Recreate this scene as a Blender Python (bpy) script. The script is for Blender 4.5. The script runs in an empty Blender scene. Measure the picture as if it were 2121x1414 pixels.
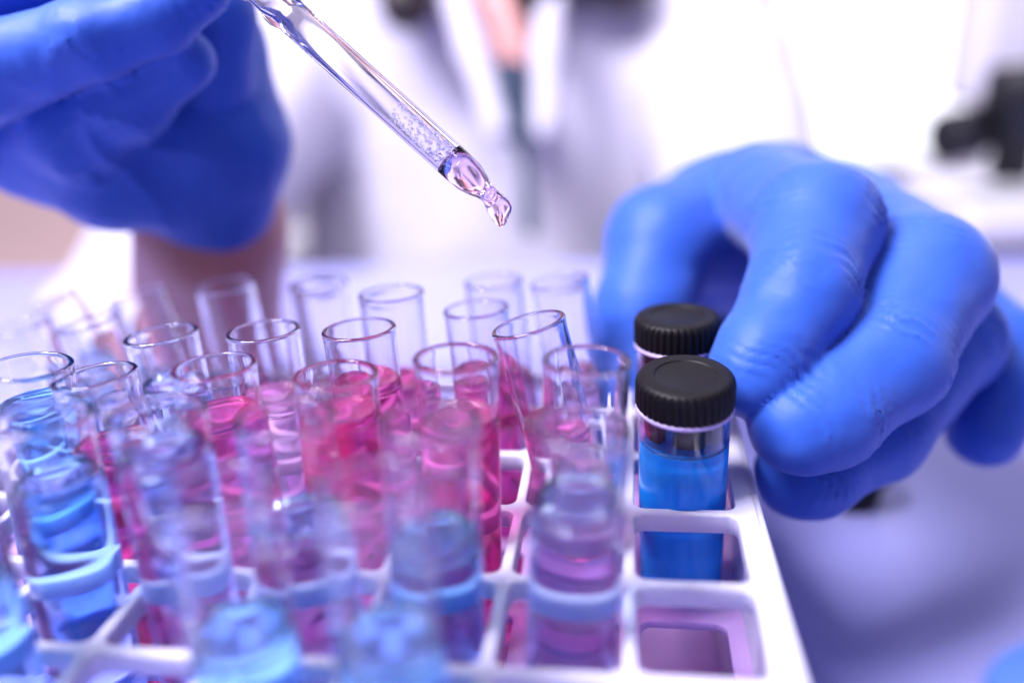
import bpy, bmesh, math, random
import numpy as np
from mathutils import Vector, Matrix, noise
random.seed(7); rng = np.random.default_rng(7)
MM = 0.001
SC = bpy.context.scene
COL = SC.collection

# ------------------------------------------------------------------ camera
# world in metres; numbers below in millimetres. z=0 is the top of the white rack, y points away.
FPX = 1655.0
th, ro, ya = math.radians(21.71), math.radians(-3.49), math.radians(-8.84)
CAM = np.array([-.18, -94.02, 74.87])
_f = np.array([math.sin(ya)*math.cos(th), math.cos(ya)*math.cos(th), -math.sin(th)])
_r = np.array([math.cos(ya), -math.sin(ya), 0.0]); _u = np.cross(_r, _f)
CR = _r*math.cos(ro)+_u*math.sin(ro); CU = -_r*math.sin(ro)+_u*math.cos(ro); CF = _f
def at(x, y, d):                       # point (mm) seen at x, y of the 2121 px photograph, d mm deep
    return CAM + d*(CF + (x-1060.5)/FPX*CR - (y-707)/FPX*CU)
def at_y(x, y, Y):                     # same, on the vertical plane y = Y
    ray = CF + (x-1060.5)/FPX*CR - (y-707)/FPX*CU
    return CAM + ray*(Y-CAM[1])/ray[1]
def at_z(x, y, Z):
    ray = CF + (x-1060.5)/FPX*CR - (y-707)/FPX*CU
    return CAM + ray*(Z-CAM[2])/ray[2]
cd = bpy.data.cameras.new("camera"); cam = bpy.data.objects.new("camera", cd); COL.objects.link(cam)
m = Matrix.Identity(4)
for i in range(3):
    m[i][0], m[i][1], m[i][2], m[i][3] = CR[i], CU[i], -CF[i], CAM[i]*MM
cam.matrix_world = m
cd.sensor_width = 36; cd.lens = FPX/2121*36; cd.clip_start = .002; cd.clip_end = 50
cd.dof.use_dof = True; cd.dof.focus_distance = 132*MM; cd.dof.aperture_fstop = 3.75
SC.camera = cam

# ------------------------------------------------------------------ light
W = bpy.data.worlds.new("World"); SC.world = W; W.use_nodes = True
bg = W.node_tree.nodes["Background"]; bg.inputs[0].default_value = (.70, .60, 1.0, 1); bg.inputs[1].default_value = .30
def area(name, loc, target, sx, sy, power, col):
    l = bpy.data.lights.new(name, 'AREA'); l.shape = 'RECTANGLE'; l.size = sx*MM; l.size_y = sy*MM; l.energy = power; l.color = col
    o = bpy.data.objects.new(name, l); COL.objects.link(o); o.location = Vector(loc)*MM
    o.rotation_euler = (Vector(target)-Vector(loc)).to_track_quat('-Z', 'Y').to_euler(); return o
area("key_softbox", (-430, -140, 780), (-20, 60, 20), 340, 340, 21, (.92, .88, 1))
area("ceiling_lamp", (120, 420, 900), (20, 120, 0), 700, 500, 2.5, (.93, .90, 1))
sp = bpy.data.lights.new("added_coat_fill", 'SPOT'); sp.energy = 17; sp.color = (.92, .88, 1); sp.spot_size = math.radians(40); sp.spot_blend = .7; sp.shadow_soft_size = .12  # added fill light to brighten the coat front, no known source
so = bpy.data.objects.new("added_coat_fill", sp); COL.objects.link(so); so.location = Vector((0, -200, 700))*MM
so.rotation_euler = (Vector((-60, 455, 50))-Vector((0, -200, 700))).to_track_quat('-Z', 'Y').to_euler()
SC.view_settings.view_transform = 'Standard'; SC.view_settings.look = 'None'
SC.view_settings.exposure = 0.25; SC.view_settings.gamma = 1
cy = SC.cycles
cy.max_bounces = 40; cy.transmission_bounces = 36; cy.glossy_bounces = 12; cy.diffuse_bounces = 4; cy.transparent_max_bounces = 16
cy.caustics_refractive = True; cy.caustics_reflective = False; cy.blur_glossy = .3
cy.sample_clamp_indirect = 20; cy.use_denoising = True

# ------------------------------------------------------------------ materials
def mat(name, col, rough=.5, metal=0, trans=0, ior=1.45, sss=0, spec=.5, coat=0, emit=None, estr=0, sheen=0):
    M = bpy.data.materials.new(name); M.use_nodes = True
    b = M.node_tree.nodes["Principled BSDF"]
    b.inputs["Base Color"].default_value = (*col, 1); b.inputs["Roughness"].default_value = rough
    b.inputs["Metallic"].default_value = metal; b.inputs["Transmission Weight"].default_value = trans
    b.inputs["IOR"].default_value = ior; b.inputs["Specular IOR Level"].default_value = spec
    b.inputs["Coat Weight"].default_value = coat; b.inputs["Sheen Weight"].default_value = sheen
    if sss:
        b.inputs["Subsurface Weight"].default_value = sss; b.inputs["Subsurface Radius"].default_value = (.6, .6, 1); b.inputs["Subsurface Scale"].default_value = .002
    if emit:
        b.inputs["Emission Color"].default_value = (*emit, 1); b.inputs["Emission Strength"].default_value = estr
    return M
def noisy(M, scale, amount, bump=0, bscale=None, rough_var=0, dist=.0003, stretch=None):
    nt = M.node_tree; b = nt.nodes["Principled BSDF"]; L = nt.links
    tc = nt.nodes.new("ShaderNodeTexCoord")
    n = nt.nodes.new("ShaderNodeTexNoise"); n.inputs["Scale"].default_value = scale; n.inputs["Detail"].default_value = 5
    L.new(tc.outputs["Object"], n.inputs["Vector"])
    base = b.inputs["Base Color"].default_value[:]
    mx = nt.nodes.new("ShaderNodeMix"); mx.data_type = 'RGBA'
    mx.inputs[6].default_value = tuple(c*(1-amount) for c in base[:3])+(1,); mx.inputs[7].default_value = tuple(min(1, c*(1+amount)) for c in base[:3])+(1,)
    L.new(n.outputs[0], mx.inputs[0]); L.new(mx.outputs[2], b.inputs["Base Color"])
    if rough_var:
        r0 = b.inputs["Roughness"].default_value
        mr = nt.nodes.new("ShaderNodeMapRange"); mr.inputs[3].default_value = r0-rough_var; mr.inputs[4].default_value = r0+rough_var
        L.new(n.outputs[0], mr.inputs[0]); L.new(mr.outputs[0], b.inputs["Roughness"])
    if bump:
        n2 = nt.nodes.new("ShaderNodeTexNoise"); n2.inputs["Scale"].default_value = bscale or scale; n2.inputs["Detail"].default_value = 4
        src = tc.outputs["Object"]
        if stretch:
            mp = nt.nodes.new("ShaderNodeMapping"); mp.inputs["Scale"].default_value = stretch; L.new(src, mp.inputs["Vector"]); src = mp.outputs[0]
        L.new(src, n2.inputs["Vector"])
        bp = nt.nodes.new("ShaderNodeBump"); bp.inputs["Strength"].default_value = bump; bp.inputs["Distance"].default_value = dist
        L.new(n2.outputs[0], bp.inputs["Height"]); L.new(bp.outputs[0], b.inputs["Normal"])
    return M
GLASS = mat("clear_glass", (.985, .985, 1), 0, trans=1, ior=1.47)
PGLASS = mat("pipette_glass", (.97, .95, 1), 0, trans=1, ior=1.28)
DROPPINK = mat("dropper_liquid", (1, .76, .90), 0, trans=1, ior=1.34)
PINK = mat("pink_liquid", (1, .17, .53), 0, trans=.86, ior=1.34)
PALEPINK = mat("pale_pink_liquid", (1, .55, .80), 0, trans=.93, ior=1.34)
WINE = mat("wine_liquid", (.80, .10, .32), 0, trans=.88, ior=1.34)
BLUE = mat("blue_liquid", (.36, .64, 1), 0, trans=.98, ior=1.34)
DYE = mat("blue_dye_liquid", (.015, .32, .98), 0, trans=.42, ior=1.34)
SKYB = mat("sky_blue_liquid", (.28, .62, 1), 0, trans=.96, ior=1.34)
ICE = mat("ice_blue_liquid", (.62, .76, 1), 0, trans=1, ior=1.34)
CLEAR = mat("clear_liquid", (.93, .93, 1), 0, trans=1, ior=1.34)
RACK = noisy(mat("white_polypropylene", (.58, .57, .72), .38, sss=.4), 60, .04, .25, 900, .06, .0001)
LILACLIT = noisy(mat("lilac_lit_polypropylene", (.52, .34, .66), .4, sss=.3), 60, .04)  # lilac light from the liquids, put into the colour of the lower plastic
GLOVE = noisy(mat("blue_nitrile", (.024, .098, .50), .53, sss=.08, spec=.36, sheen=.15), 120, .10, .2, 420, .07, .0003)
def crumple(M, scale, dist, strength):
    nt = M.node_tree; L = nt.links; b = nt.nodes["Principled BSDF"]
    tc = nt.nodes.new("ShaderNodeTexCoord")
    w = nt.nodes.new("ShaderNodeTexNoise"); w.inputs["Scale"].default_value = scale*.6; w.inputs["Detail"].default_value = 2
    L.new(tc.outputs["Object"], w.inputs["Vector"])
    ad = nt.nodes.new("ShaderNodeVectorMath"); ad.operation = 'MULTIPLY_ADD'; ad.inputs[1].default_value = (.012, .012, .012)
    L.new(w.outputs["Color"], ad.inputs[0]); L.new(tc.outputs["Object"], ad.inputs[2])
    v = nt.nodes.new("ShaderNodeTexVoronoi"); v.feature = 'SMOOTH_F1'; v.inputs["Scale"].default_value = scale; v.inputs["Smoothness"].default_value = .6
    L.new(ad.outputs[0], v.inputs["Vector"])
    k = nt.nodes.new("ShaderNodeTexNoise"); k.inputs["Scale"].default_value = 28; k.inputs["Detail"].default_value = 1
    L.new(tc.outputs["Object"], k.inputs["Vector"])
    mr = nt.nodes.new("ShaderNodeMapRange"); mr.inputs[1].default_value = .42; mr.inputs[2].default_value = .66; L.new(k.outputs[0], mr.inputs[0])
    mu = nt.nodes.new("ShaderNodeMath"); mu.operation = 'MULTIPLY'; L.new(v.outputs["Distance"], mu.inputs[0]); L.new(mr.outputs[0], mu.inputs[1])
    bp = nt.nodes.new("ShaderNodeBump"); bp.inputs["Strength"].default_value = strength; bp.inputs["Distance"].default_value = dist
    old = b.inputs["Normal"].links[0].from_socket
    L.new(mu.outputs[0], bp.inputs["Height"]); L.new(old, bp.inputs["Normal"]); L.new(bp.outputs[0], b.inputs["Normal"])
crumple(GLOVE, 120, .0013, .5)
BLACKP = noisy(mat("black_plastic", (.005, .0045, .0065), .5, spec=.22), 300, .2, .25, 1800, .08, .0001)
BENCH = noisy(mat("bench_laminate", (.33, .335, .68), .36), 6, .04, .04, 400, .04, .0001)
WALL = noisy(mat("wall_paint", (.84, .83, .88), .7), 3, .03)
COAT = noisy(mat("coat_cotton", (.55, .535, .63), .85, sheen=.2), 40, .04, .4, 60, 0, .004)
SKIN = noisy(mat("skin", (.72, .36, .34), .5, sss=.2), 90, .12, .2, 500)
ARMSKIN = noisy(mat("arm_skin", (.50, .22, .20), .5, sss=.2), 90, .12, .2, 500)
HAIR = noisy(mat("dark_hair", (.018, .012, .014), .4), 200, .3)
SHIRT = noisy(mat("navy_shirt", (.02, .035, .07), .8), 100, .2)
BEIGE = noisy(mat("beige_cabinet", (.50, .36, .34), .6), 8, .04)
PAPER = mat("white_paper", (.85, .85, .88), .7)
RUBBER = noisy(mat("white_rubber", (.72, .62, .68), .5, sss=.2), 100, .05)
SCOPEW = mat("scope_enamel", (.62, .60, .68), .35)
SCOPEB = mat("scope_black", (.008, .008, .011), .45)
STEEL = mat("steel", (.6, .6, .63), .25, metal=1)
BLUECAP = mat("blue_cap_plastic", (.05, .12, .38), .4)
WINPANE = mat("window_pane", (.9, .9, 1), .3, emit=(.97, .98, 1), estr=1.25)

# ------------------------------------------------------------------ object helpers
def link(name, verts, faces, M, parent=None, smooth=True):
    me = bpy.data.meshes.new(name); me.from_pydata([tuple(v) for v in verts], [], [tuple(f) for f in faces]); me.update()
    me.materials.append(M)
    if smooth: me.polygons.foreach_set("use_smooth", [True]*len(me.polygons))
    o = bpy.data.objects.new(name, me); COL.objects.link(o)
    if parent: o.parent = parent
    return o
def link_bm(name, bm, M, parent=None, smooth=True):
    me = bpy.data.meshes.new(name); bm.normal_update(); bm.to_mesh(me); bm.free(); me.materials.append(M)
    if smooth: me.polygons.foreach_set("use_smooth", [True]*len(me.polygons))
    o = bpy.data.objects.new(name, me); COL.objects.link(o)
    if parent: o.parent = parent
    return o
def tag(o, label, cat, group=None):
    o["label"] = label; o["category"] = cat
    if group: o["group"] = group
    return o
def thing(name, label, cat, loc=(0, 0, 0), group=None):
    o = bpy.data.objects.new(name, None); o.empty_display_size = .01; COL.objects.link(o); o.location = Vector(loc)*MM
    return tag(o, label, cat, group)
def lathe(prof, seg=64, closed=False, rad=None):   # profile (r, z) in mm, outward order; r=0 ends become poles
    V, F, rings = [], [], []
    for k, (r, z) in enumerate(prof):
        if r <= 1e-6: rings.append([len(V)]); V.append((0, 0, z*MM))
        else:
            idx = []
            for s in range(seg):
                a = 2*math.pi*s/seg; q = r if rad is None else r+rad(k, a)
                idx.append(len(V)); V.append((q*math.cos(a)*MM, q*math.sin(a)*MM, z*MM))
            rings.append(idx)
    n = len(rings)
    for k in range(n if closed else n-1):
        A, B = rings[k], rings[(k+1) % n]
        if len(A) == 1 and len(B) == 1: continue
        for s in range(seg):
            t = (s+1) % seg
            if len(A) == 1: F.append((A[0], B[t], B[s]))
            elif len(B) == 1: F.append((A[s], A[t], B[0]))
            else: F.append((A[s], A[t], B[t], B[s]))
    return V, F
def box_bm(bm, x0, x1, y0, y1, z0, z1, bev=0, seg=2):
    r = bmesh.ops.create_cube(bm, size=1)
    bmesh.ops.scale(bm, vec=((x1-x0)*MM, (y1-y0)*MM, (z1-z0)*MM), verts=r["verts"])
    bmesh.ops.translate(bm, vec=Vector(((x0+x1)/2, (y0+y1)/2, (z0+z1)/2))*MM, verts=r["verts"])
    if bev:
        es = list({e for v in r["verts"] for e in v.link_edges})
        bmesh.ops.bevel(bm, geom=es, offset=bev*MM, segments=seg, profile=.5, affect='EDGES')
def box(name, x0, x1, y0, y1, z0, z1, M, parent=None, bev=0):
    bm = bmesh.new(); box_bm(bm, x0, x1, y0, y1, z0, z1, bev); return link_bm(name, bm, M, parent, smooth=False)
def tube_between(name, a, b, prof, M, parent=None, seg=48):   # lathe along a->b ; prof (r, dist along)
    V, F = lathe(prof, seg); d = Vector(b)-Vector(a)
    q = d.to_track_quat('Z', 'Y').to_matrix().to_4x4(); q.translation = Vector(a)*MM
    V = [q @ Vector(v) for v in V]
    return link(name, V, F, M, parent)

# --------------------------------------------------- implicit surfaces for bodies and gloves (surface nets)
def cone(P, a, b, ra, rb):
    a, b = np.asarray(a, float), np.asarray(b, float); d = b-a; L2 = float(d@d)
    t = np.clip(((P-a)@d)/max(L2, 1e-9), 0, 1)
    return np.linalg.norm(P-a-t[..., None]*d, axis=-1)-(ra+(rb-ra)*t)
def ell(P, c, r, R=None):
    q = P-np.asarray(c, float)
    if R is not None: q = q@R
    r = np.asarray(r, float); k0 = np.linalg.norm(q/r, axis=-1); k1 = np.linalg.norm(q/(r*r), axis=-1)
    return k0*(k0-1)/np.maximum(k1, 1e-9)
def smin(a, b, k):
    h = np.maximum(k-np.abs(a-b), 0)/k
    return np.minimum(a, b)-h*h*k*.25
def smax(a, b, k): return -smin(-a, -b, k)
def nets(fn, lo, hi, h):
    lo, hi = np.array(lo, float), np.array(hi, float); n = np.ceil((hi-lo)/h).astype(int)+1
    ax = [lo[i]+h*np.arange(n[i]) for i in range(3)]
    P = np.stack(np.meshgrid(*ax, indexing='ij'), -1)
    F = np.empty(n)
    for i in range(0, n[0], 16): F[i:i+16] = fn(P[i:i+16])
    S = F < 0
    c = n-1; acc = np.zeros((*c, 3)); cnt = np.zeros(c)
    offs = [(x, y, z) for x in (0, 1) for y in (0, 1) for z in (0, 1)]
    def sl(A, o): return A[o[0]:o[0]+c[0], o[1]:o[1]+c[1], o[2]:o[2]+c[2]]
    for o in offs:
        for k in range(3):
            if o[k] == 0:
                q = list(o); q[k] = 1
                fa, fb = sl(F, o), sl(F, q); x = sl(S, o) != sl(S, q)
                t = np.where(x, fa/np.where(x, fa-fb, 1), 0)
                for j in range(3):
                    acc[..., j] += np.where(x, o[j]+(t if j == k else 0), 0)
                cnt += x
    act = cnt > 0; idx = -np.ones(c, int); idx[act] = np.arange(act.sum())
    ii = np.argwhere(act); V = lo+h*(ii+acc[act]/cnt[act][:, None])
    faces = []
    for k in range(3):
        a, b = (k+1) % 3, (k+2) % 3
        s0 = [slice(1, n[i]-1) for i in range(3)]; s0[k] = slice(0, n[k]-1)
        s1 = list(s0); s1[k] = slice(1, n[k])
        A, B = S[tuple(s0)], S[tuple(s1)]; e = np.argwhere(A != B); sg = A[A != B]
        e = e+np.array([0 if i == k else 1 for i in range(3)])
        def g(da, db):
            q = e.copy(); q[:, a] -= da; q[:, b] -= db; return idx[q[:, 0], q[:, 1], q[:, 2]]
        Q = np.stack([g(1, 1), g(0, 1), g(0, 0), g(1, 0)], 1); Q[~sg] = Q[~sg][:, ::-1]
        faces.append(Q)
    Fc = np.concatenate(faces); Fc = Fc[(Fc >= 0).all(1)]
    return V, Fc
def body_mesh(name, fn, lo, hi, h, M, parent, disp=None, iters=2):
    V, F = nets(fn, lo, hi, h)
    # light Laplacian smoothing
    for _ in range(iters):
        acc = np.zeros_like(V); n = np.zeros(len(V))
        for k in range(4):
            a, b = F[:, k], F[:, (k+1) % 4]
            np.add.at(acc, a, V[b]); np.add.at(n, a, 1)
        V = .5*V+.5*acc/np.maximum(n, 1)[:, None]
    if disp is not None:
        e = .4; G = np.stack([fn(V+e*np.eye(3)[i])-fn(V-e*np.eye(3)[i]) for i in range(3)], 1)
        G /= np.maximum(np.linalg.norm(G, axis=1), 1e-9)[:, None]
        V = V+G*disp(V)[:, None]
    return link(name, V*MM, F.tolist(), M, parent)
def fbm(V, s, seed=0):
    return np.array([noise.noise(Vector(v)*s+Vector((seed, seed*1.7, -seed))) for v in V])

# ------------------------------------------------------------------ setting: wall, window, bench
ZB = -54
wall = box("wall", -2200, 2200, 1500, 1520, -900, 1600, WALL); wall["kind"] = "structure"
floor = box("floor", -2200, 2200, -900, 1500, -920, -900, SCOPEW); floor["kind"] = "structure"
win = thing("window", "large bright overexposed window behind the person at right", "window", (760, 1490, -200))
bm = bmesh.new()
for x0, x1, z0, z1 in ((-640, -600, -40, 1240), (600, 640, -40, 1240), (-600, 600, -40, 0), (-600, 600, 1200, 1240)):
    box_bm(bm, x0, x1, -25, 9, z0, z1, 4)
link_bm("frame", bm, WALL, win, False)
box("pane", -600, 600, -4, 2, 0, 1200, WINPANE, win)
ben = thing("lab_bench", "smooth lavender blue lab bench top under the white rack", "table", (0, 160, ZB-40))
box("bench_top", -900, 900, -700, 186, 0, 40, BENCH, ben, 3)
for x in (-850, 810):
    for y in (-660, 120): box("bench_leg", x, x+40, y, y+40, -806, -1, SCOPEW, ben)

# ------------------------------------------------------------------ rack
PITCH, BAR = 18.0, 1.75
rack = thing("test_tube_rack", "white plastic test tube rack with a grid of rounded square holes", "rack", (0, 0, 0))
def grid_mesh(c0, c1, r0, r1, z1, z0, hole, rad, margin):
    bm = bmesh.new(); h = hole/2; n = 6; loop = []
    for cx, cy_, a0 in ((h-rad, h-rad, 0), (-h+rad, h-rad, 90), (-h+rad, -h+rad, 180), (h-rad, -h+rad, 270)):
        for k in range(n+1):
            a = math.radians(a0+90*k/n); loop.append((cx+rad*math.cos(a), cy_+rad*math.sin(a)))
    def outer(x, y, i, j):
        s = (PITCH/2)/max(abs(x), abs(y)); return x*s, y*s
    for i in range(c0, c1):
        for j in range(r0, r1):
            X, Y = (i+.5)*PITCH, (j+.5)*PITCH
            T, O, B, OB = [], [], [], []
            for x, y in loop:
                ox, oy = outer(x, y, i, j)
                ox += X; oy += Y
                if i == c1-1 and abs(ox-(X+PITCH/2)) < 1e-6: ox += margin
                if i == c0 and abs(ox-(X-PITCH/2)) < 1e-6: ox -= margin
                if j == r1-1 and abs(oy-(Y+PITCH/2)) < 1e-6: oy += margin
                if j == r0 and abs(oy-(Y-PITCH/2)) < 1e-6: oy -= margin
                e = .26
                T.append([bm.verts.new(((X+x*(1+e/h))*MM, (Y+y*(1+e/h))*MM, z1*MM)), bm.verts.new(((X+x*(1+.3*e/h))*MM, (Y+y*(1+.3*e/h))*MM, (z1-.12)*MM)),
                          bm.verts.new(((X+x)*MM, (Y+y)*MM, (z1-.42)*MM)), bm.verts.new(((X+x)*MM, (Y+y)*MM, (z0+.2)*MM)), bm.verts.new(((X+x*(1+.2/h))*MM, (Y+y*(1+.2/h))*MM, z0*MM))])
                O.append(bm.verts.new((ox*MM, oy*MM, z1*MM))); OB.append(bm.verts.new((ox*MM, oy*MM, z0*MM)))
            N = len(loop)
            for k in range(N):
                l = (k+1) % N
                bm.faces.new((O[k], O[l], T[l][0], T[k][0]))
                for q in range(4): bm.faces.new((T[k][q], T[l][q], T[l][q+1], T[k][q+1]))
                bm.faces.new((T[k][4], T[l][4], OB[l], OB[k]))
    bmesh.ops.remove_doubles(bm, verts=bm.verts, dist=1e-6)
    return bm
C0, C1, R0, R1 = -8, 1, -2, 4
top = link_bm("top_grid", grid_mesh(C0, C1, R0, R1, 0, -3.5, PITCH-BAR, 1.8, 2.2), RACK, rack)
low = link_bm("lower_grid", grid_mesh(C0, C1, R0, R1, -20.55, -22.4, 14.2, 2.2, 1.0), LILACLIT, rack)
X0, X1, Y0, Y1 = C0*PITCH-2.2, C1*PITCH+2.2, R0*PITCH-2.2, R1*PITCH+2.2
for x in (X0, X1):
    s = -1 if x < 0 else 1
    box("end_wall", x-1.2, x+1.2, Y0, Y1, ZB+.05, -.35, RACK, rack, .5)
bm = bmesh.new(); box_bm(bm, X0+1.3, X1-1.3, Y0+1, Y1-1, ZB+.1, ZB+2.2, .4); link_bm("base_plate", bm, LILACLIT, rack, False)
for a, b in ((Y0-.6, Y0+1.6), (Y1-1.6, Y1+.6)): box("edge_rail", X0+1.3, X1-1.3, a, b, -3.4, -.25, RACK, rack, .4)

# ------------------------------------------------------------------ test tubes
RT, WT = 6.2, .72
def tube_profile(L, level):      # open glass wall above the filled part
    ro_, ri = RT, RT-WT; z0 = level-.8
    p = [(ri+.01, z0-.03), (ro_, z0-.03), (ro_, z0+.3)]
    for t in (.1, .25, .5, .75): p.append((ro_, z0+(L-2.2-z0)*t))
    p += [(ro_, L-2.2), (ro_+.05, L-1.4), (ro_+.16, L-.7), (ro_+.16, L-.35), (ro_+.02, L-.1), (ro_-.3, L), (ri+.12, L-.08), (ri-.02, L-.3), (ri, L-.8), (ri, L-2)]
    for t in (.75, .5, .25, .1): p.append((ri, z0+(L-2.2-z0)*t))
    p += [(ri, z0+.3), (ri, z0-.028)]
    return p
def liquid_profile(level, rise=.9):   # fills the round bottomed tube out to its skin, with a raised meniscus inside the wall
    r, ri, p = RT, RT-WT+.03, []
    for k in range(0, 9):
        a = math.pi/2*k/8; p.append((r*math.sin(a), r-r*math.cos(a)))
    p += [(r, r+2), (r, (r+level)/2), (r, level-4), (r, level-1.2), (r, level-.84), (r-.03, level-.8), (ri+.06, level-.8), (ri, level-.76), (ri, level+rise-.1), (ri-.04, level+rise)]
    for k in range(1, 9):
        t = 1-k/8; p.append((ri*t, level+rise*(t**4)*.96))
    return p
# name: rim x, y in the photograph, hole column, hole row, lean allowance, length, liquid, depth of liquid below rim, label
TUBES = [
 ("A", 35, 675, -6.5, 2.5, 75, SKYB, 15, "clear tube with pale blue liquid cut by the left edge, behind the sky blue one"),
 ("B", 182, 665, -5.5, 2.5, 75, CLEAR, 17, "nearly colourless blurred tube behind and above the wine red tube"),
 ("C", 285, 610, -5.5, 3.5, 75, CLEAR, 20, "blurred empty looking tube in the back row under the lit left glove"),
 ("D", 100, 620, -6.5, 3.5, 75, ICE, 16, "most blurred pale tube of the back row at far left"),
 ("E", 465, 590, -4.5, 3.5, 75, PALEPINK, 24, "blurred back row tube with a white glint in front of the bare wrist"),
 ("F", 660, 585, -3.5, 3.5, 75, PALEPINK, 24, "blurred back row tube just right of the bare wrist"),
 ("G", 810, 605, -2.5, 2.5, 75, PINK, 18.5, "tube with softly blurred tilted rim under the middle of the pipette"),
 ("H", 1022, 580, -1.5, 3.5, 75, PALEPINK, 22, "blurred back row tube directly below the pipette tip drop"),
 ("I", 1158, 580, -0.5, 3.5, 75, PALEPINK, 20, "blurred back row tube beside the gloved thumb"),
 ("J", 333, 690, -4.5, 1.5, 75, ICE, 10, "tube with dark sharp rim and pale icy liquid right of the bluish left tubes"),
 ("K", 545, 682, -3.5, 1.5, 75, PALEPINK, 13, "sharp rimmed tube with pale pink liquid below the left cuff"),
 ("L", 743, 678, -2.5, 1.5, 75, PINK, 10, "sharp rimmed tube with bright pink liquid, fourth of its row from the left"),
 ("M", 986, 637, -1.5, 2.5, 75, PINK, 13, "tube with level sharp rim and pink liquid, left of the strongly tilted tube"),
 ("N", 1093, 668, -0.5, 1.5, 40, PINK, 19, "strongly tilted tube leaning left with red meniscus and pink liquid"),
 ("O", 60, 755, -5.5, 0.5, 75, SKYB, 7, "tube with sky blue liquid whose rim touches the left edge, beside the wine red one"),
 ("P", 195, 775, -4.5, 0.5, 75, WINE, 12.5, "tube with dark wine red liquid and a dark rim at lower left"),
 ("Q", 443, 755, -3.5, 0.5, 75, PINK, 8.5, "sharp rimmed tube with pink liquid right of the dark wine red tube"),
 ("R", 696, 772, -2.5, 0.5, 75, PINK, 6.5, "tube filled high with vivid pink liquid in the middle of the rack"),
 ("S", 944, 737, -1.5, 0.5, 75, PINK, 10, "upright tube with wide sharp rim and pink liquid, left of the tilted one"),
 ("T", 1216, 742, -0.5, 0.5, 75, PALEPINK, 17, "tube with pale pink liquid just left of the front black capped vial"),
 ("U", 87, 860, -4.5, -0.5, 75, BLUE, 10, "near tube with clear blue liquid and dark meniscus at left edge"),
 ("V", 325, 850, -3.5, -0.5, 75, ICE, 6, "near blurred tube with pale liquid and a vivid blue meniscus ring"),
 ("W", 590, 860, -2.5, -0.5, 75, ICE, 15.5, "near blurred tube with pale liquid just right of the blue ringed one"),
 ("X", 890, 865, -1.5, -0.5, 75, SKYB, 17.5, "near blurred tube with sky blue liquid in front of the vivid pink tubes"),
 ("Y", 1205, 880, -0.5, -0.5, 75, ICE, 10.5, "near blurred tube with ice blue liquid in front of the pale pink tube"),
 ("Z", 765, 1000, -1.5, -1.5, 75, SKYB, 20, "foremost very blurred tube with blue liquid at the bottom edge centre"),
 ("ZB", 450, 1010, -2.5, -1.5, 75, SKYB, 19, "foremost very blurred tube with blue liquid at the bottom edge left of centre"),
 ("ZC", -150, 1010, -4.5, -1.5, 75, SKYB, 14, "foremost very blurred blue tube cut off by the lower left corner"),
]
for key, px, py, hc, hr, L, liq, drop, label in TUBES:
    cx, cy_ = hc*PITCH, hr*PITCH
    est = at_y(px, py, cy_+2.2 if hr > -1 else cy_+3.5)
    o = est[:2]-np.array([cx, cy_])
    lim = 4.0
    k = .43
    if key == "N": foot = np.array([cx-.9, cy_+.3*o[1]])
    elif key in "ABCDEF":
        foot = np.array([cx, cy_])+np.clip(1.1*o, -7, 7)
    else:
        if key in ("A", "D", "ZC"): o = np.clip(o, -lim, lim)
        foot = np.array([cx, cy_])+k*np.clip(o, -lim, lim)
    rim = est if key not in ("A", "D", "ZC") else np.array([cx+o[0], cy_+o[1], est[2]])
    d = np.array([*(rim[:2]-foot), rim[2]]); d /= np.linalg.norm(d)
    base = rim-d*L
    t = thing("test_tube", label, "test tube", base, "glass test tubes standing in the white rack")
    q = Vector((0, 0, 1)).rotation_difference(Vector(d)); t.rotation_mode = 'QUATERNION'; t.rotation_quaternion = q
    level = L-drop; up = q.inverted() @ Vector((0, 0, 1))
    def levelled(V, below):                        # keep the liquid surface level while the tube leans
        out = []
        for v in V:
            v = Vector(v); z = v.z/MM-level
            w = max(0, min(1, (z+14)/10)) if below else max(0, min(1, 1-z/(drop*.7)))
            v.z -= w*(v.x*up.x+v.y*up.y)/up.z; out.append(v)
        return out
    V, F = lathe(tube_profile(L, level), 72, closed=True); link("glass_wall", levelled(V, False), F, GLASS, t)
    V, F = lathe(liquid_profile(level), 72); link("liquid", levelled(V, True), F, liq, t)

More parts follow.
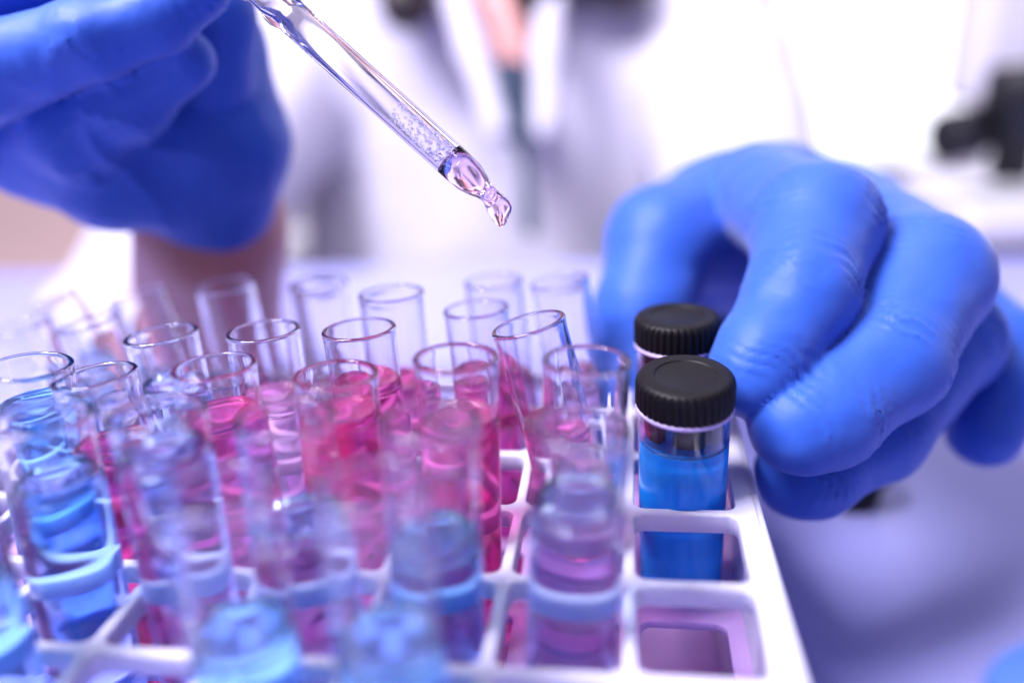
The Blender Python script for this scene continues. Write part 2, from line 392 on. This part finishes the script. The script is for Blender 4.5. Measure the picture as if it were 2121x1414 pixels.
# ------------------------------------------------------------------ capped vials
def vial(px, py, Y, hc, hr, liq, drop, label):
    cap_top = at_y(px, py, Y)
    foot = np.array([hc*PITCH, cap_top[1]*.5+hr*PITCH*.5])
    d = np.array([*(cap_top[:2]-foot), cap_top[2]]); d /= np.linalg.norm(d)
    L = (cap_top[2]+20.4)/d[2]; base = cap_top-d*L
    t = thing("capped_vial", label, "vial", base, "black capped vials in the rack")
    t.rotation_mode = 'QUATERNION'; t.rotation_quaternion = Vector((0, 0, 1)).rotation_difference(Vector(d))
    R, w, Lg = 7.35, .8, L-5.2
    lv = L-drop
    p = [(R-w+.01, lv-.03), (R, lv-.03), (R, lv+.3), (R, (lv+Lg)/2), (R, Lg-.8), (R+.1, Lg-.2), (R-.1, Lg), (R-w, Lg), (R-w, Lg-.5), (R-w, (lv+Lg)/2), (R-w, lv+.3), (R-w, lv-.028)]
    V, F = lathe(p, 72, closed=True); link("glass_wall", V, F, GLASS, t)
    ri = R-w+.03
    V, F = lathe([(0, 0), (R-1.2, 0), (R-.3, .4), (R, 1.4), (R, 3), (R, 16), (R, lv-4), (R, lv-.3), (R, lv-.04), (R-.03, lv), (ri+.06, lv), (ri, lv+.03), (ri, lv+.4), (ri-.03, lv+.46), (ri-.3, lv+.2), (ri*.85, lv), (ri*.5, lv-.06), (0, lv-.06)], 72); link("liquid", V, F, liq, t)
    nr = 40; RC = 7.75
    pr = [(0, L-.22), (4.75, L-.22), (4.85, L-.18), (4.95, L+.02), (5.05, L+.04), (6.6, L), (7.15, L-.12), (7.5, L-.45), (RC-.05, L-.95), (RC, L-1.5), (RC, L-3.4), (RC, L-4.9), (RC-.12, L-5.2), (0, L-5.2)]
    def rib(k, a):
        if k < 7 or k > 12: return 0
        amp = {7: .1, 8: .3, 9: .42, 10: .42, 11: .42, 12: .3}[k]
        return amp*(abs(math.sin(nr*a/2))**.7-.6)
    V, F = lathe(pr, nr*8, rad=rib); c = link("cap", V, F, BLACKP, t)
    V, F = lathe([(R-.5, L-5.9), (R+.42, L-5.9), (R+.5, L-5.6), (R+.42, L-5.28), (R-.5, L-5.28)], 72, closed=True)
    link("sealing_ring", V, F, RUBBERL, t)
    # three black plug tongues hanging inside the glass under the cap
    for a0, a1 in ((-172, -124), (-108, -63), (-56, -24), (20, 70), (100, 150)):
        bm = bmesh.new(); n = 14; g = []
        for i in range(n+1):
            a = math.radians(a0+(a1-a0)*i/n); e = min(i, n-i); dz = .5 if e == 0 else (.15 if e == 1 else 0)
            g.append([bm.verts.new((rr*math.cos(a)*MM, rr*math.sin(a)*MM, zz*MM)) for rr, zz in ((6.35, L-5.25), (6.35, L-9.9+dz), (5.4, L-9.9+dz), (5.4, L-5.25))])
        for i in range(n):
            for q in range(4): bm.faces.new((g[i][q], g[i+1][q], g[i+1][(q+1) % 4], g[i][(q+1) % 4]))
        bm.faces.new(g[0]); bm.faces.new(g[n][::-1]); bmesh.ops.recalc_face_normals(bm, faces=bm.faces)
        link_bm("plug_tongue", bm, BLACKP, c, False)
RUBBERL = mat("lilac_seal", (.55, .45, .80), .35)
vial(1420, 775, 24.0, .5, 1.5, DYE, 11.4, "front black capped glass vial of bright blue liquid with ribbed cap")
vial(1403, 651, 45.5, .5, 2.5, PALEPINK, 14, "rear black capped vial partly hidden behind the front vial and fingertip")

# ------------------------------------------------------------------ dropper pipette
pA, pT = at(560, -5, 131), at(997, 389, 131)
ax = (pT-pA); LP = np.linalg.norm(ax); ax = ax/LP
pip = thing("dropper_pipette", "clear glass dropper pipette with pink liquid and a hanging drop at its tip", "pipette", pA)
RP, WP = 2.85, .62
iM = Matrix.Translation(-Vector(pA)*MM)
def local(o): o.data.transform(iM); return o
prof = [(RP-WP, -14), (RP, -14), (RP, .4), (RP+.45, 1.4), (RP+.55, 2.7), (RP+.1, 4.2), (RP, 5.2), (RP, LP*.5), (RP, LP-9), (RP-.02, LP-5), (RP-.15, LP-2.5), (RP-.7, LP-.6), (RP-1.2, LP+.6), (1.5, LP+1.6), (1.45, LP+3.2),
        (1.2, LP+3.4), (.75, LP+3.2), (.8, LP+1.4), (1.1, LP-.2), (1.9, LP-2), (RP-WP, LP-4), (RP-WP, LP-9), (RP-WP, LP*.5), (RP-WP, 5.2), (RP-WP-.4, 3.6), (RP-WP-.4, 2.4), (RP-WP, .4), (RP-WP, -14)]
local(tube_between("glass_barrel", pA, pT, prof, PGLASS, pip, 56))
r = RP-WP+.03
local(tube_between("liquid", pA, pT, [(0, LP+1.2), (.7, LP+1.1), (1.12, LP-.2), (1.93, LP-2), (r, LP-4), (r, LP-7.2), (r*.9, LP-7.0), (r*.5, LP-6.4), (0, LP-6.2)][::-1], DROPPINK, pip, 40))
# hanging drop, bent a little downwards
dv = np.array([0, 0, -1.0]); a0 = pT+ax*1.9
d1 = a0+ax*2.0+dv*.7; d3 = d1+dv*2.1+ax*.1
def dropf(P): return smin(cone(P, a0, d1, 1.4, 1.75), cone(P, d1, d3, 1.7, 1.0), 1.5)
o = body_mesh("drop", dropf, np.minimum(a0, d3)-3.5, np.maximum(np.maximum(a0, d1), d3)+3.5, .2, DROPPINK, pip, None, 5); local(o)
# froth of small air bubbles in the barrel
bm = bmesh.new(); q1 = np.cross(ax, [0, 0, 1]); q1 /= np.linalg.norm(q1); q2 = np.cross(ax, q1)
for k in range(280):
    s = rng.uniform(LP-19, LP-6.8); a = rng.uniform(0, 2*math.pi); rb = rng.uniform(.10, .34)*(.7+.5*(s-(LP-17.5))/11); rr = (RP-WP-rb-.03)*math.sqrt(rng.uniform(.35, 1))
    c = pA+ax*s+rr*(math.cos(a)*q1+math.sin(a)*q2)
    R_ = bmesh.ops.create_icosphere(bm, subdivisions=2, radius=rb*MM, matrix=Matrix.Translation(Vector(c)*MM))
o = link_bm("bubble", bm, CLEAR, pip); o["kind"] = "stuff"; local(o)
o = tube_between("bulb", pA, pT, [(0, -27), (3, -26.6), (6.2, -24.5), (7.8, -20.5), (8, -16), (7.2, -12), (5.4, -8.5), (4.0, -6.6), (3.6, -5.2), (3.4, -3.4), (RP+.05, -3.3), (RP+.05, -6), (0, -6.5)], RUBBER, pip); local(o)

# ------------------------------------------------------------------ person
per = thing("person", "person in white lab coat and blue gloves pipetting behind the rack", "person", (0, 560, -800))
pM = Matrix.Translation(-per.location)
def plocal(o): o.data.transform(pM); return o
# gloved hand on the right of the picture (gripping the vials)
def chain(P, pts, k=2.0):
    d = None
    for (a, ra), (b, rb) in zip(pts[:-1], pts[1:]):
        c = cone(P, a, b, ra, rb); d = c if d is None else smin(d, c, k)
    return d
idx_ = [(at(1560, 400, 196), 12), (at(1690, 470, 158), 12.2), (at(1660, 605, 146), 9.7), (at(1580, 740, 141), 8.4), (at(1556, 778, 140), 7.6)]
mid_ = [(at(1745, 440, 196), 12), (at(1915, 575, 158), 12.2), (at(1835, 745, 146), 10.4), (at(1705, 855, 140), 9.5), (at(1655, 880, 138), 8.8)]
rng_ = [(at(1850, 520, 200), 11), (at(1960, 700, 176), 11.5), (at(1810, 890, 160), 10), (at(1680, 975, 153), 8.6), (at(1650, 985, 152), 8)]
lit_ = [(at(1930, 590, 204), 10), (at(2085, 720, 186), 9.0), (at(2085, 800, 180), 8.4), (at(2040, 895, 177), 7.8)]
thb_ = [(at(1470, 470, 200), 15), (at(1370, 500, 192), 13.0), (at(1335, 640, 186), 11.5), (at(1320, 800, 182), 9.5), (at(1325, 860, 180), 8.5)]
palm = [(at(1600, 440, 206), at(1420, 520, 222), 15, 17), (at(1600, 430, 204), at(1760, 480, 206), 15, 14), (at(1760, 480, 206), at(1890, 570, 208), 14, 12), (at(1500, 460, 222), at(1480, 500, 262), 19, 20), (at(1640, 540, 214), at(1560, 520, 250), 16, 18), (at(1800, 600, 214), at(1560, 520, 262), 14, 18), (at(1530, 490, 258), at(1500, 480, 300), 22, 25)]
fing = [idx_, mid_, rng_, lit_, thb_]
def hand_r(P):
    dp = None
    for a, b, ra, rb in palm:
        c = cone(P, a, b, ra, rb); dp = c if dp is None else smin(dp, c, 9)
    out = None
    for j, g in enumerate(fing):
        d = smin(chain(P, g, 3.0), dp, 5.0 if j < 4 else 8)
        out = d if out is None else smin(out, d, .2)
    return out
def wr(fingers, seeds):
    def disp(V):
        out = .30*fbm(V, .085, 3)+.16*fbm(V, .22, 9)
        for g, sd in zip(fingers, seeds):
            pts = [np.asarray(p[0]) for p in g]; rad = [p[1] for p in g]; acc = 0
            for i in range(len(pts)-1):
                d = pts[i+1]-pts[i]; Ls = np.linalg.norm(d); u_ = d/Ls
                t = (V-pts[i])@u_; rr = np.linalg.norm(V-pts[i]-t[:, None]*u_, axis=1)
                near = np.exp(-np.maximum(rr-rad[i]*1.25, 0)**2/4)*((t > -3) & (t < Ls+3))
                jn = np.exp(-((t-0)/5.5)**2)+np.exp(-((t-Ls)/5.5)**2) if i > 0 else .6*np.exp(-((t-Ls)/5)**2)
                n1 = fbm(V, .12, sd+i); n2 = np.maximum(fbm(V, .09, sd+20), -.1)+.1
                s = np.sin(2*math.pi*(t+3*n1)/4.0)
                out += near*jn*n2*(1.25*(1-np.abs(s))**2-.4)*(1.25 if i < 2 else .6)
        return out
    return disp
allp = np.array([p[0] for g in fing for p in g]+[at(1530, 490, 262)])
o = body_mesh("glove", hand_r, allp.min(0)-26, allp.max(0)+26, .78, GLOVE, per, wr(fing[:3], (11, 31, 57)), 2)
o["label"] = "left glove with fingers curled round the black capped vials"; plocal(o)
# gloved hand at upper left holding the pipette bulb
f1 = [(at(-160, 215, 162), 11), (at(-20, 150, 150), 8.5), (at(190, 85, 146), 7.2), (at(330, 40, 146), 6.0), (at(420, -20, 146), 5)]
f2 = [(at(-150, -10, 165), 10), (at(50, -60, 158), 8), (at(300, -50, 152), 7)]
tm = [(at(70, 312, 181), 10.8), (at(160, 270, 168), 9.8), (at(270, 198, 161), 8.0), (at(385, 125, 156), 6.0)]
f3 = [(at(120, 40, 170), 10), (at(330, -20, 172), 10), (at(440, 30, 172), 9), (at(440, 160, 178), 9)]
plm = [(at(100, 300, 186), at(240, 350, 186), 10, 13.2), (at(240, 330, 188), at(420, 280, 190), 15, 17), (at(420, 120, 188), at(480, 300, 194), 12, 14), (at(380, 360, 194), at(450, 420, 202), 14, 13.5), (at(420, 430, 204), at(455, 500, 214), 9.5, 7.5), (at(200, 100, 190), at(440, 90, 190), 14, 12), (at(-120, 150, 185), at(200, 250, 188), 22, 18), (at(-60, -330, 176), at(310, -300, 184), 23, 23), (at(-60, -330, 176), at(-160, 60, 186), 23, 18)]  # last two capsules: hand bulk out of view, added to shade the palm
def hand_l(P):
    dp = None
    for a, b, ra, rb in plm:
        c = cone(P, a, b, ra, rb); dp = c if dp is None else smin(dp, c, 8)
    out = smin(chain(P, tm, 4), dp, 6)
    for g in (f1, f2, f3): out = smin(out, smin(chain(P, g, 2.5), dp+3, 4), .2)
    return out
wr_l = wr((f1, tm), (71, 91))
def folds(V):                                   # folds fanning out over the heel of the palm from the root of the thumb
    o0 = at(262, 285, 176); q = V-o0; x, y = q@CR, q@CU
    r = np.hypot(x, y); a = np.arctan2(y, x); m_ = np.clip(r/6, 0, 1)*np.exp(-(r/30)**2)*(1/(1+np.exp(-(x*.6-y)/3)))
    return wr_l(V)-m_*1.5*np.abs(np.sin(a*3.1+.9+.8*fbm(V, .05, 40)))**.6+m_*.8
allp = np.array([p[0] for g in (f1, f2, tm, f3) for p in g]+[at(455, 480, 214), at(480, 300, 194), at(-60, -330, 176), at(310, -300, 184)])
o = body_mesh("glove", hand_l, allp.min(0)-24, allp.max(0)+24, 1.0, GLOVE, per, folds, 2)
o["label"] = "right glove pinching the pipette bulb"; plocal(o)
# bare skin: forearm above the coat sleeve, neck, chest and head as one body
def S(x, z, y=560): return np.array([x, y-55, z])
cxp = at(1040, 60, 560)[0]
wr_a, wr_b, elb = at(440, 470, 214), at(430, 700, 300), at(330, 900, 420)
def skinf(P):
    d = cone(P, S(cxp, 120, 590), S(cxp, 215, 585), 62, 58)
    d = smin(d, cone(P, S(cxp-60, 70, 600), S(cxp+60, 70, 600), 70, 70), 40)
    d = smin(d, cone(P, at(1030, -160, 545), at(1062, 165, 512), 40, 13), 6)
    d = smin(d, ell(P, S(cxp, 335, 560), (76, 98, 112)), 30)
    d = smin(d, cone(P, S(cxp, 305, 468), S(cxp, 325, 470), 13, 9), 14)           # nose
    return d
def forearm(P): return smin(cone(P, wr_a, wr_b, 20, 27), cone(P, wr_b, elb, 27, 36), 10)
def skin_all(P): return np.minimum(skinf(P), forearm(P))
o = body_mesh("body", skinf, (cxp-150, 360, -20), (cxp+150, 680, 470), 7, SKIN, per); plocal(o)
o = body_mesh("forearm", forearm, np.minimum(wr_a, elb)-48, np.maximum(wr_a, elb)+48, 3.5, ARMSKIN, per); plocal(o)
# hair hanging either side of the neck
def hairf(P):
    d = smax(ell(P, S(cxp, 350, 590), (92, 100, 122)), -(ell(P, S(cxp, 310, 470), (66, 70, 95))), 12)
    hl, hr_ = at(845, -90, 490), at(1180, -110, 490)
    d = smin(d, cone(P, S(cxp-86, 330, 590), hl, 34, 22), 20); d = smin(d, cone(P, hl, at(838, 12, 478), 24, 17), 14)
    d = smin(d, cone(P, S(cxp+84, 330, 590), hr_, 34, 26), 20); d = smin(d, cone(P, hr_, at(1110, -22, 480), 24, 19), 14); d = smin(d, cone(P, hr_, at(1290, -45, 480), 24, 20), 14)
    return d
o = body_mesh("hair", hairf, (cxp-190, 340, 40), (cxp+190, 680, 490), 6, HAIR, per); plocal(o)
# coat: torso, shoulders, sleeves, with a V cut out for the neck
shl, shr = S(cxp-135, 105, 600), S(cxp+130, 105, 600)
el_r, wr_r = at(1590, 640, 450), at(1530, 560, 300)
el_l = at(250, 760, 470)
vtop, vbot = at(1030, -160, 500), at(1072, 270, 486)
def coatf(P):
    d = ell(P, S(cxp, -80, 610), (185, 112, 320))
    d = smin(d, cone(P, S(cxp-120, 85, 610), S(cxp+110, 85, 610), 74, 74), 60)
    d = smin(d, cone(P, shl, el_l, 54, 50), 25); d = smin(d, cone(P, shr, el_r, 52, 46), 25)
    d = smin(d, cone(P, el_r, wr_r, 46, 28), 20); d = smin(d, cone(P, el_l, at(420, 760, 330), 46, 38), 20)
    d = smax(d, -cone(P, vtop, vbot, 46, 7), 8)
    d = smax(d, P[..., 2]-215, 10)
    return d
def coatd(V): return 5*fbm(V, .012, 4)+2.2*fbm(V, .035, 8)+4*np.maximum(fbm(V*np.array([1, 1, .25]), .03, 12), 0)
lo_ = np.array([cxp-340, 190, -420]); hi_ = np.array([cxp+420, 690, 240])
o = body_mesh("lab_coat", coatf, lo_, hi_, 8, COAT, per, coatd); plocal(o)
def lapel(s):
    pts = [(at(1035+s*112, -80, 478), 9), (at(1055+s*78, 100, 474), 9), (at(1078+s*46, 270, 470), 7)]
    def fn(P): return chain(P, pts, 5)
    A = np.array([p[0] for p in pts]); return plocal(body_mesh("lapel", fn, A.min(0)-14, A.max(0)+14, 3.5, COAT, per))
lapel(-1); lapel(1)
def shirtf(P): return smin(cone(P, at(1056, 180, 486), at(1074, 270, 478), 17, 10), cone(P, at(1082, 260, 474), at(1098, 480, 456), 5, 5), 8)
A = np.array([at(1058, 190, 488), at(1098, 480, 456)])
plocal(body_mesh("shirt", shirtf, A.min(0)-26, A.max(0)+26, 4, SHIRT, per))

# ------------------------------------------------------------------ background things
# microscope at right
c = at(2075, 430, 440); zb = ZB
ms = thing("microscope", "blurred black and white microscope at the right edge behind the gloved hand", "microscope", (c[0]+35, c[1]+40, zb))
def rel(p): return np.asarray(p)-np.array([c[0]+35, c[1]+40, zb])
e1 = rel(at(1955, 285, 430)); e2 = rel(at(2075, 262, 440)); hz = rel(at(2070, 230, 440))
box("base", -60, 70, -60, 60, 0, 22, SCOPEW, ms, 6)
box("arm", 25, 60, -18, 18, 22, hz[2]+40, SCOPEB, ms, 6)
box("head", hz[0]-18, 62, -22, 22, hz[2]+2, hz[2]+78, SCOPEW, ms, 8)
tube_between("focus_knob", e1, e2, [(0, 0), (12.5, 0), (13.8, 1.2), (13.8, 20), (10.5, 21), (10.5, np.linalg.norm(e2-e1)+12), (0, np.linalg.norm(e2-e1)+12)], SCOPEB, ms)
tube_between("nosepiece", hz+np.array([8, -6, 24]), hz+np.array([8, -6, -30]), [(0, 0), (17, 0), (19, 3), (19, 34), (12, 38), (11, 60), (0, 60)], SCOPEB, ms)
box("stage", -50, 26, -40, 40, hz[2]-82, hz[2]-72, SCOPEB, ms, 2)
tube_between("eyepiece", (36, -6, hz[2]+70), (6, -40, hz[2]+130), [(0, 0), (13, 0), (13, 50), (15, 52), (15, 66), (0, 66)], SCOPEB, ms)
# beige cabinet and paper at left
c = at(60, 460, 620)
box_o = thing("storage_box", "blurred beige storage box on the white side table behind the left glove", "box", (c[0]-60, 650, -140))
cb = thing("side_table", "white side table behind the bench at left", "table", (c[0]-60, 650, -900))
box("table_top", -190, 150, -160, 160, 710, 760, PAPER, cb, 4); box("pedestal", -60, 60, -60, 60, 0, 710, PAPER, cb, 4)
box("carton", -160, 90, -90, 90, 0, 150, BEIGE, box_o, 3); box("lid", -164, 94, -94, 94, 150, 172, BEIGE, box_o, 3)
# small dark flanged piece on the bench beneath the ring finger
p = at_z(1758, 1035, ZB)
st = thing("dark_piece", "small black round piece on the bench under the gripping fingers", "stopper", (p[0], p[1], ZB))
V, F = lathe([(0, 0), (7, 0), (7.6, .6), (8.6, 9), (8.2, 10), (0, 10)], 40); link("plug", V, F, BLACKP, st)
V, F = lathe([(8.3, 8.4), (9.6, 8.4), (9.8, 9), (9.8, 11), (9.3, 11.6), (0, 11.6), (0, 10.2)], 40); link("flange", V, F, BLACKP, st)
# blue topped bottle cut by the lower right corner
p = at(2185, 1500, 84)
bt = thing("reagent_bottle", "blurred blue screw capped bottle cut by the lower right corner", "bottle", (p[0]+5, p[1], ZB))
hh = p[2]-ZB
V, F = lathe([(0, 0), (13, 0), (14, 1), (14, hh-20), (12, hh-14), (9, hh-10), (9, hh-4), (0, hh-4)], 48); link("glass_body", V, F, BLUECAP, bt)
V, F = lathe([(9.2, hh-9), (11, hh-9), (11.2, hh-8), (11.2, hh+1), (10.6, hh+2), (0, hh+2)], 96, rad=lambda k, a: .25*math.sin(32*a) if 0 < k < 4 else 0); link("screw_cap", V, F, BLUECAP, bt)
